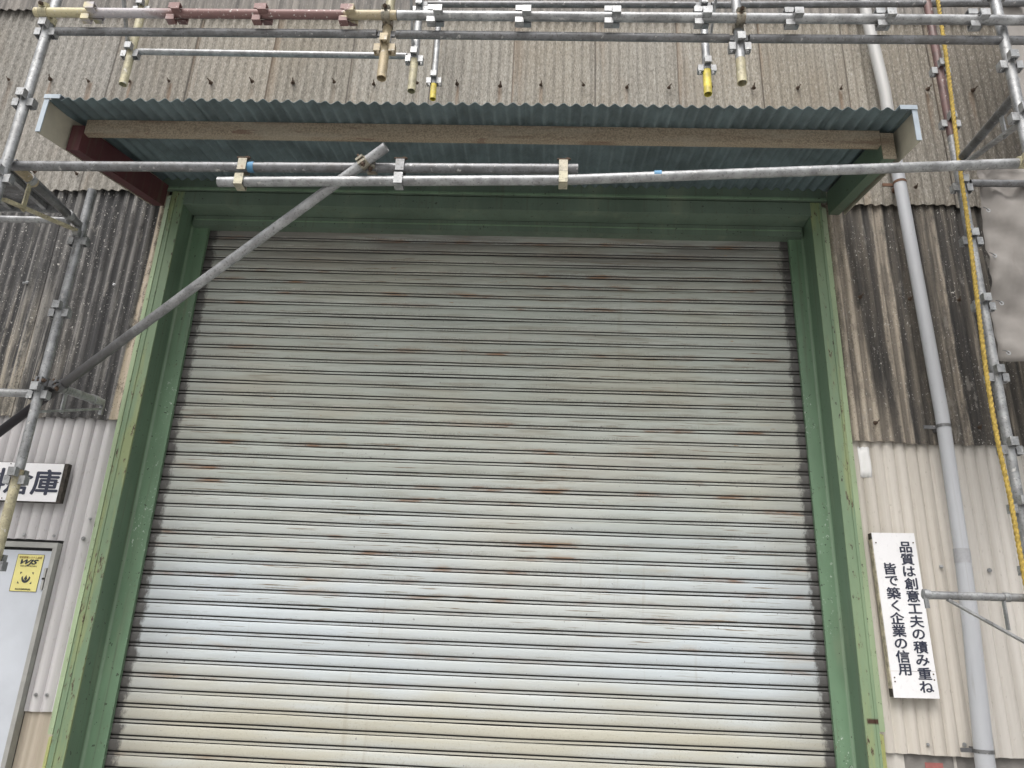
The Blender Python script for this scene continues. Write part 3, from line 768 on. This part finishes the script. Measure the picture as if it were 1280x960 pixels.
lettering('footer', [('西日本警備保障(株)', -2.91, 1.833)], .0105, 'sticker_dark', st, -.1545)
def flat(name, poly, mat, y=-.1545):
    n = len(poly); v = [(x, y, z) for x, z in poly] + [(x, y+.0006, z) for x, z in poly]
    return link(name, new_mesh(name, v, [tuple(range(n))] + [(i, (i+1) % n, n+(i+1) % n, n+i) for i in range(n)]), mat, st)
ex, ez = -2.908, 1.896
arc = [(ex+.026*math.cos(a), ez+.004+.032*math.sin(a)) for a in [PI+PI*i/14 for i in range(15)]]
arc += [(ex+.018*math.cos(a), ez+.010+.024*math.sin(a)) for a in [2*PI-PI*i/14 for i in range(15)]]
flat('emblem_shield', arc, 'sticker_dark')
flat('emblem_core', [(ex-.010, ez-.006), (ex, ez+.016), (ex+.010, ez-.006), (ex, ez-.014)], 'sticker_dark')
for dx, dz in ((-.040, .032), (.040, .032), (-.044, -.032), (.040, -.032)):
    sx = 1 if dx > 0 else -1; sz = 1 if dz > 0 else -1
    flat('emblem_arrow', [(ex+dx, ez+dz), (ex+dx-sx*.012, ez+dz), (ex+dx-sx*.002, ez+dz-sz*.013)], 'sticker_dark')

# scrap of paper on the beige sheet
pp = B(); cols = 9
vs_ = []
for j in range(5):
    for i in range(cols):
        x = 1.858 + .066*i/(cols-1) + .004*math.sin(j*1.3) + .010*(1 - j/4)*-.6; z = 2.645 + .182*j/4 + .003*math.sin(i*2.1)*(j in (0, 4))
        vs_.append((x, -.118 + .004*(z-1.2) - (.008*(2*abs(math.cos((2*PI*x/.066+PI/4)/2))**.75 - 1)*.85 + .0072), z))
pp.add(vs_, [(j*cols+i, j*cols+i+1, (j+1)*cols+i+1, (j+1)*cols+i) for j in range(4) for i in range(cols-1)])
pps = pp.obj('paper_scrap', 'paper', None, 1.2); tag(pps, 'torn strip of white paper stuck on the beige wall sheet', 'paper')
sol = pps.modifiers.new('thickness', 'SOLIDIFY'); sol.thickness = .0008

# ------------------------------------------------------------------ scaffolding
def pockets(b, c, axis, r=.0243):
    """four wedge pockets round a tube at c; axis is the tube direction"""
    d = Vector(axis).normalized(); ref = Vector((0, 1, 0)); a = d.cross(ref).normalized(); e = d.cross(a).normalized()
    for i, (rd, off) in enumerate(((a, -.018), (-a, -.018), (e, .018), (-e, .018))):
        tdir = d.cross(rd); cc = Vector(c) + d*off
        w, o_, hgt, t = .039, .030, .044, .0055
        for sgn in (-1, 1):
            b.bar(cc + rd*(r-.002) + tdir*(sgn*(w/2-t/2)), cc + rd*(r+o_) + tdir*(sgn*(w/2-t/2)), t, hgt, d)
        b.bar(cc + rd*(r+o_-t) , cc + rd*(r+o_), w-2*t-.0006, hgt*.98, d)
        b.bar(cc + rd*(r+.002), cc + rd*(r+.007), w-2*t-.0006, hgt*.5, d)
def post(name, label, a, b, mat, levels, group=None, pmat=None, r=.0243, sleeve=None, n=18, cat='scaffold post', extra=None):
    """levels: distances from a along the tube where the wedge pockets sit"""
    a, b = Vector(a), Vector(b); d = (b-a).normalized()
    t = thing(name, label, cat, a, group)
    if sleeve:
        L, sm = sleeve
        B().tube([a, a+d*L], r, n, min(.3, L*.45)).obj('end_piece', sm, t, .9); B().tube([a+d*(L+.0015), b], r-.0003, n, .04).obj('tube', mat, t, .9)
    else:
        B().tube([a, b], r, n, .30).obj('tube', mat, t, .9)
    for q in levels:
        bb = B(); pockets(bb, a+d*q, d, r); bb.obj('wedge_pocket', pmat or mat, t, None)
    return t
def pipe(name, label, pts, r, mat, group=None, cat='scaffold tube', ends=True):
    pts = [Vector(q) for q in pts]
    t = thing(name, label, cat, pts[0], group)
    B().tube(pts, r, 18, .05).obj('tube', mat, t, .9)
    if ends:          # flattened wedge heads at both ends
        d = (pts[-1]-pts[0]).normalized()
        for c, s_ in ((pts[0], -1), (pts[-1], 1)):
            bb = B(); e = c + d*(s_*.004)
            bb.bar(e, e + d*(s_*.034), .012, .034); bb.bar(e + d*(s_*.026) + Vector((0, 0, .012)), e + d*(s_*.026) + Vector((0, 0, -.062)), .010, .018, (0, 1, 0))
            bb.obj('wedge_head', mat, t, None)
    return t
def coupler(label, c, d1, d2=None, mat='coupler', off=.055, side=None, big=False):
    """tube coupler: a hinged shell round each tube, with bolt and nut"""
    c = Vector(c); t = thing('tube_coupler', label, 'coupler', c)
    def shell(p, d, out):
        d = Vector(d).normalized(); out = Vector(out); out = (out - d*out.dot(d)).normalized(); up = d.cross(out)
        b = B(); b.tube([p - d*.022, p + d*.022], .0295, 14)
        b.obj('shell', mat, t, .9)
        b = B(); b.bar(p + out*.026 - up*.012, p + out*.046 - up*.012, .040, .012, up); b.bar(p + out*.026 + up*.012, p + out*.046 + up*.012, .040, .012, up)
        b.obj('lug', mat, t, None)
        b = B(); q = p + out*.038; b.tube([q - up*.034, q + up*.040], .0058, 8); b.tube([q + up*.019, q + up*.032], .011, 6)
        b.obj('bolt', 'bolt_rust', t, .9)
    shell(c, d1, side or (0, -1, 0))
    if d2 is not None:
        dd, offv = d2; shell(c + Vector(offv), dd, side or (0, -1, 0))
        B().bar(c + Vector(offv)*.3, c + Vector(offv)*.7, .036, .036, (0.1, 1, .2)).obj('pivot', mat, t, None)
    return t

XA = -2.65
post('scaffold_post', 'galvanised outer post at the far left, passing behind the end of the maroon rail', (XA, -1.45, 0), (XA, -1.45, 5.6), 'galv_light', [4.58-.45*k for k in range(10)][::-1] + [5.03])
post('scaffold_post', 'inner post left of the shutter, grey above and worn cream below', (XA, -.8, 0), (XA, -.8, 4.04), 'galv', [3.715, 3.27, 2.80, 2.345, 1.92, 1.47, 1.02, .57], sleeve=(2.38, 'cream_metal'))
post('scaffold_post', 'hanging outer post with tan end, left of the two in front of the canopy edge', (-.855, -1.45, 4.297), (-.855, -1.45, 5.6), 'cream_metal', [.20, .65], sleeve=(.40, 'tan_metal'), pmat='tan_metal')
post('scaffold_post', 'hanging outer post with chipped yellow and white end', (.938, -1.45, 4.293), (.938, -1.45, 5.6), 'galv_light', [.235, .68], sleeve=(.145, 'cream_metal'), pmat='galv_light')
post('scaffold_post', 'hanging inner post with cream end at the upper left', (-2.632, -.8, 4.80), (-2.632, -.8, 5.9), 'cream_metal', [.245, .60], pmat='galv_light')
post('scaffold_post', 'hanging inner post with pale yellow end, behind the tan ended one', (-.845, -.8, 4.777), (-.845, -.8, 5.9), 'galv_light', [.25, .64], sleeve=(.235, 'cream_metal'))
post('scaffold_post', 'thin hanging post with yellow tip close to the wall', (-.795, -.36, 5.09), (-.805, -.36, 6.0), 'galv_light', [.16], sleeve=(.12, 'bright_yellow'), r=.0205)
post('scaffold_post', 'hanging inner post with bright yellow end', (.932, -.8, 4.78), (.932, -.8, 5.9), 'galv_light', [.20, .66], sleeve=(.175, 'bright_yellow'), pmat='galv_light')
post('scaffold_post', 'inner post right of the downpipe, maroon above and silver below', (2.308, -.8, 0), (2.308, -.8, 5.7), 'maroon', [.3, .75, 1.2, 1.65, 2.08, 2.37, 2.66, 3.04, 3.44, 3.83, 4.17, 4.60, 4.98], sleeve=(4.50, 'galv'), pmat='galv')
post('scaffold_post', 'silver outer post at the upper right corner', (2.245, -1.45, 0), (2.245, -1.45, 5.6), 'galv_light', [.4, 1.3, 2.2, 3.1, 3.6, 4.12, 4.43, 4.88], pmat='galv_light')

# rail of posts laid flat, along the top
RY, RZ = -1.502, 4.652
post('scaffold_rail', 'post laid flat as top rail, left half painted in maroon and tan bands', (-2.70, RY, RZ), (-.80, RY, RZ), 'banded', [.30+.4495*k for k in range(4)], cat='scaffold rail')
post('scaffold_rail', 'silver post laid flat as top rail, right half', (-.797, RY, RZ), (2.9, RY, RZ), 'galv_light', [.195+.4495*k for k in range(8)], cat='scaffold rail')
# ledgers
pipe('scaffold_ledger', 'grey ledger below the maroon banded rail', [(-2.60, -1.45, 4.578), (-.905, -1.45, 4.580)], .0213, 'galv_dark')
pipe('scaffold_ledger', 'grey ledger between the two hanging outer posts', [(-.805, -1.45, 4.578), (.888, -1.45, 4.572)], .0213, 'galv_dark')
pipe('scaffold_ledger', 'grey ledger right of the chipped yellow and white post end', [(.988, -1.45, 4.572), (2.9, -1.45, 4.578)], .0213, 'galv_dark')
pipe('scaffold_ledger', 'thin inner ledger at the upper left, behind the rail', [(-2.582, -.8, 5.055), (-.895, -.8, 5.042)], .0195, 'galv')
pipe('scaffold_ledger', 'inner ledger along the top edge, left of the bright yellow post', [(-.795, -.8, 5.455), (.882, -.8, 5.465)], .0205, 'galv_dark')
pipe('scaffold_ledger', 'inner ledger along the top edge, right of the bright yellow post', [(.982, -.8, 5.465), (2.9, -.8, 5.50)], .0205, 'galv_dark')
pipe('scaffold_ledger', 'inner ledger left of the cream post above the name board, at the left edge', [(XA-.05, -.8, 2.79), (-4.4, -.8, 2.80)], .0213, 'galv')
pipe('scaffold_ledger', 'ledger below the right bracket, behind the long sloping pipe', [(2.36, -.8, 4.19), (4.1, -.8, 4.20)], .0205, 'galv_dark')
# braces up top
for lab, a, b in (('flat grey brace rising from the cream hanging post at upper left', (-2.66, -.80, 5.09), (-2.60, -1.36, 5.72)),
                  ('flat grey brace rising from the pale yellow hanging post', (-.862, -.80, 5.09), (-.86, -1.36, 5.72)),
                  ('flat grey brace rising from the bright yellow hanging post', (.955, -.82, 5.16), (.99, -1.36, 5.72))):
    t = thing('scaffold_brace', lab, 'brace', a)
    B().bar(a, b, .030, .012, (1, 0, 0)).obj('strut', 'galv', t, None); B().tube([Vector(b)-Vector((.02, 0, 0)), Vector(b)+Vector((.02, 0, 0))], .011, 8).obj('pin', 'galv', t, .9)
# the two pipes below the canopy and the long raking tube
p1 = pipe('support_pipe', 'upper of two grey pipes clipped together below the canopy, with blue tape', [(-2.70, -1.395, 3.782), (.139, -1.395, 3.818)], .0243, 'galv_dark', ends=False)
B().tube([(-1.475, -1.395, 3.7975), (-1.445, -1.395, 3.798)], .0262, 18).obj('blue_tape', 'blue', p1, .9)
p2 = pipe('support_pipe', 'lower long pipe below the canopy, sloping up to the right', [(-1.605, -1.405, 3.703), (.069, -1.405, 3.747), (2.40, -1.405, 3.893)], .0243, 'galv', ends=False)
for x0, x1, zz in ((.50, .535, 3.7775),):
    b = B(); n = 8
    for i in range(n):
        a0, a1 = -1.5+2.2*i/n, -1.5+2.2*(i+1)/n
        q = lambda x, a: (x, -1.405-.0252*math.cos(a), zz+.0626*(x-x0)+.0252*math.sin(a)+.002)
        b.add([q(x0, a0), q(x1, a0), q(x1, a1), q(x0, a1)], [(0, 1, 2, 3)])
    b.obj('paint_mark', 'blue', p2, .9, False)
pipe('raking_tube', 'long grey tube raking from lower left up across the green jamb', [(-.785, -1.475, 3.868), (-1.7, -1.115, 3.347), (-2.575, -.755, 2.850), (-3.35, -.44, 2.40)], .0243, 'rake', ends=False)
# box clips between the two pipes
def clip(label, x, z1, z2, mat):
    t = thing('pipe_clip', label, 'clip', (x, -1.42, z2))
    b = B(); w = .021
    b.box(x-w, x+w, -1.4360, -1.4310, z2-.030, z2+.030); b.box(x-w, x+w, -1.4305, -1.378, z2-.0335, z2-.0285); b.box(x-w, x+w, -1.3775, -1.3725, z2-.030, z2+.030)
    b.obj('lower_shell', mat, t, None)
    b = B(); b.box(x-w, x+w, -1.4280, -1.4225, z1-.033, z1+.030); b.box(x-w, x+w, -1.4220, -1.372, z1+.0275, z1+.0325); b.box(x-w, x+w, -1.3715, -1.3665, z1-.030, z1+.030)
    b.obj('upper_shell', 'coupler' if mat == 'clip' else 'galv_dark', t, None)
    b = B(); b.tube([(x-.03, -1.42, z1+.037), (x+.034, -1.42, z1+.037)], .0055, 8); b.tube([(x+.012, -1.42, z1+.037), (x+.026, -1.42, z1+.037)], .010, 6); b.obj('bolt', 'bolt_rust', t, .9)
clip('cream box clip joining the two pipes beside the blue tape', -1.495, 3.797, 3.706, 'clip')
clip('pale box clip joining the two pipes, right of the raking tube', -.722, 3.807, 3.726, 'galv')
clip('beige box clip near the right end of the upper pipe', .068, 3.817, 3.747, 'clip')
# couplers
rake = Vector((-.785, -1.475, 3.868)) - Vector((-2.575, -.755, 2.850))
coupler('swivel coupler holding the raking tube to the pipes below the canopy', (-.893, -1.43, 3.806), rake, ((1, 0, 0), (0.03, .045, 0)), 'coupler')
coupler('rusty cream coupler fixing the rail to the tan ended post', (-.855, RY, RZ), (1, 0, 0), ((0, 0, 1), (0, .052, -.01)), 'coupler', side=(0, -.6, 1))
coupler('cream coupler fixing the rail to the chipped yellow and white post', (.938, RY, RZ), (1, 0, 0), ((0, 0, 1), (0, .052, -.01)), 'coupler', side=(0, -.6, 1))
coupler('pale coupler at the left end of the banded rail', (-2.65, RY, RZ), (1, 0, 0), ((0, 0, 1), (0, .052, -.01)), 'cream_metal', side=(0, -.6, 1))
coupler('dark coupler joining the raking tube to the cream post', (-2.57, -.757, 2.853), rake, ((0, 0, 1), (-.075, -.04, 0)), 'galv_dark')
coupler('cream coupler where the long sloping pipe meets the right outer post', (2.235, -1.41, 3.884), (1, 0, 0), ((0, 0, 1), (0.01, -.04, 0)), 'cream_metal')

# brackets between the outer and inner rows
def bracket(label, a, b, mats, drop=.20, vert=.25, caps=True):
    a, b = Vector(a), Vector(b); d = b-a
    t = thing('scaffold_bracket', label, 'bracket', a)
    B().tube([a, a+d*.30], .0243, 16).obj('tube', mats[0], t, .9); B().tube([a+d*.302, b], .0235, 16, .03).obj('tube', mats[1], t, .9)
    dn = Vector((0, 0, -1))
    B().bar(a + dn*drop, b + dn*.045, .012, .034, (1, 0, 0)).obj('strut', mats[2], t, None)
    q = a + d*vert
    B().bar(q + dn*.02, q + dn*(drop*(1-vert)+.03), .026, .008, (1, 0, 0)).obj('upright', mats[2], t, None)
    if caps:
        for k in (.24, .86):
            c = a + d*k; B().tube([c - d.normalized()*.016, c + d.normalized()*.016], .0285, 14).obj('collar', 'galv_light', t, .9)
    bb = B(); e = d.normalized(); bb.bar(b, b + e*.036, .014, .036); bb.bar(b + e*.026 + Vector((0, 0, .02)), b + e*.026 + Vector((0, 0, -.075)), .016, .020, (1, 0, 0)); bb.obj('wedge_head', 'galv_light', t, None)
    return t
bracket('worn yellow and grey bracket between the two left posts', (XA, -1.405, 3.785), (XA, -.855, 3.79), ('tan_metal', 'galv_dark', 'cream_metal'))
bracket('short grey bracket reaching from the cream post to the wall', (XA, -.765, 2.862), (XA, -.255, 2.925), ('galv_dark', 'galv_light', 'galv_light'), drop=.16, vert=.35)
bracket('grey bracket between the two right posts at the tarpaulin', (2.262, -1.42, 4.262), (2.305, -.86, 4.315), ('galv_dark', 'galv_dark', 'galv'), drop=.16, caps=False)
t = thing('scaffold_bracket', 'galvanised bracket arm pointing left across the downpipe, beside the motto board', 'bracket', (2.28, -.83, 1.92))
B().tube([(2.275, -.83, 1.936), (1.800, -.83, 1.932)], .0185, 16, .03).obj('tube', 'galv', t, .9)
B().bar((2.275, -.83, 1.70), (1.885, -.83, 1.915), .010, .026, (0, 1, 0)).obj('strut', 'galv', t, None)
B().bar((2.135, -.834, 1.918), (2.135, -.834, 1.79), .008, .020, (0, 1, 0)).obj('upright', 'galv', t, None)
B().tube([(1.778, -.83, 1.935), (1.806, -.83, 1.934)], .0225, 14).obj('collar', 'galv', t, .9)
B().bar((1.782, -.838, 1.957), (1.786, -.838, 1.872), .018, .012, (0, 1, 0)).obj('hook', 'galv_light', t, None)
B().tube([(2.14, -.83, 1.935), (2.165, -.83, 1.935)], .0215, 14).obj('collar', 'galv', t, .9)

# steel plank resting on the left bracket
pk = thing('scaffold_plank', 'galvanised steel deck plank on the left bracket at the frame edge', 'plank', (-3.5, -1.1, 3.80))
B().box(-4.45, -2.68, -1.36, -.94, 3.842, 3.848).obj('deck', 'galv_dark', pk, None)
for yy in (-1.365, -.945): B().box(-4.45, -2.68, yy, yy+.010, 3.80, 3.8415).obj('side_rail', 'galv', pk, None)
for k in range(9): B().box(-2.80-.2*k, -2.775-.2*k, -1.354, -.946, 3.815, 3.8415).obj('rib', 'galv', pk, None)
B().tube([(-2.70, -.86, 3.80), (-4.4, -.86, 3.81)], .019, 14).obj('edge_tube', 'galv', pk, .9)

# ------------------------------------------------------------------ tarpaulins
def tarpaulin(label, x0, x1, z0, z1, y, seed, slant=0.0):
    rnd = random.Random(seed); nx, nz = 36, 40; v = []
    ph = [rnd.uniform(0, 6) for _ in range(9)]
    for j in range(nz+1):
        for i in range(nx+1):
            u, w = i/nx, j/nz
            x = x0 + (x1-x0)*u + slant*w*(1-u); z = z0 + (z1-z0)*w - .010*math.sin(PI*u*3)*(1-w)
            d = .020*math.sin(5*u+3*w+ph[0]) + .014*math.sin(11*(u-w)+ph[1]) + .008*math.sin(23*u+17*w+ph[2]) + .010*math.sin(19*w-8*u+ph[3]) + .005*math.sin(47*w+29*u+ph[6]) + .004*math.sin(61*u-37*w+ph[7])
            # gathers pulled from the top corner
            a = math.atan2((1-w)*(z1-z0)+.02, u*(x1-x0)+.02); rr = math.hypot((1-w)*(z1-z0), u*(x1-x0))
            d += .014*math.sin(a*13+ph[4])*math.exp(-rr*2.2) + .006*math.sin(w*60+ph[5])*math.exp(-u*16)
            v.append((x, y+d, z))
    f = [(j*(nx+1)+i, j*(nx+1)+i+1, (j+1)*(nx+1)+i+1, (j+1)*(nx+1)+i) for j in range(nz) for i in range(nx)]
    t = thing('tarpaulin', label, 'tarpaulin', (x0, y, z0))
    o = link('sheet', new_mesh('sheet', v, f, 1.5), 'tarp', t)
    s_ = o.modifiers.new('thickness', 'SOLIDIFY'); s_.thickness = .0015
    for k in range(5):
        w = .02 + .24*k
        if w > 1: break
        x, z = x0+.022+slant*w, z0+(z1-z0)*w
        ring = B(); n = 12
        for i in range(n):
            a0, a1 = 2*PI*i/n, 2*PI*(i+1)/n
            ring.add([(x+.006*math.cos(a0), y-.034, z+.006*math.sin(a0)), (x+.012*math.cos(a0), y-.034, z+.012*math.sin(a0)), (x+.012*math.cos(a1), y-.034, z+.012*math.sin(a1)), (x+.006*math.cos(a1), y-.034, z+.006*math.sin(a1))], [(0, 1, 2, 3)])
        ring.obj('eyelet', 'galv_light', t, None, False)
        B().tube([(x, y-.036, z), (x-.022, y-.048, z+.006), (x-.044, y-.062, z+.002)], .0022, 6).obj('tie', 'galv_dark', t, 1.2)
tarpaulin('lower beige tarpaulin tied to the inner post at the right edge', 2.378, 3.5, 3.145, 4.33, -.755, 3, .055)
tarpaulin('upper beige tarpaulin at the top right corner', 2.735, 3.7, 4.40, 6.4, -.765, 5)

# ------------------------------------------------------------------ rope
def rope(label, pts, r, pitch=.085):
    pts = [Vector(p) for p in pts]; out = []
    # Catmull-Rom resampling
    P4 = [pts[0]*2-pts[1]] + pts + [pts[-1]*2-pts[-2]]
    for i in range(1, len(P4)-2):
        L = (P4[i+1]-P4[i]).length; n = max(4, int(L/.006))
        for k in range(n):
            t = k/n; a, b, c, d = P4[i-1], P4[i], P4[i+1], P4[i+2]
            out.append(.5*((2*b)+(c-a)*t+(2*a-5*b+4*c-d)*t*t+(-a+3*b-3*c+d)*t**3))
    out.append(pts[-1]); n = 18; v = []; f = []; s = 0
    for i, p_ in enumerate(out):
        if i: s += (out[i]-out[i-1]).length
        d = (out[min(i+1, len(out)-1)] - out[max(i-1, 0)]).normalized(); a = d.cross(Vector((0, 1, 0))).normalized(); b = d.cross(a)
        for k in range(n):
            th = 2*PI*k/n; rr = r*(.62+.38*abs(math.cos(1.5*(th - 2*PI*s/pitch))))
            v.append(p_ + a*(math.cos(th)*rr) + b*(math.sin(th)*rr))
    for i in range(len(out)-1):
        for k in range(n): f.append((i*n+k, i*n+(k+1) % n, (i+1)*n+(k+1) % n, (i+1)*n+k))
    f.append(tuple(range(n))); f.append(tuple((len(out)-1)*n+k for k in range(n)))
    o = link('rope', new_mesh('rope', v, f, 1.3), 'rope'); return tag(o, label, 'rope')
rope('twisted golden yellow rope hanging beside the inner right post', [(2.345, -.86, 5.7), (2.334, -.86, 5.341), (2.322, -.86, 4.978), (2.304, -.86, 4.633), (2.284, -.86, 4.25), (2.272, -.86, 3.9), (2.246, -.86, 3.42), (2.226, -.86, 3.014), (2.222, -.86, 2.68), (2.232, -.86, 2.40), (2.232, -.86, 2.068), (2.236, -.86, 1.5)], .0118)
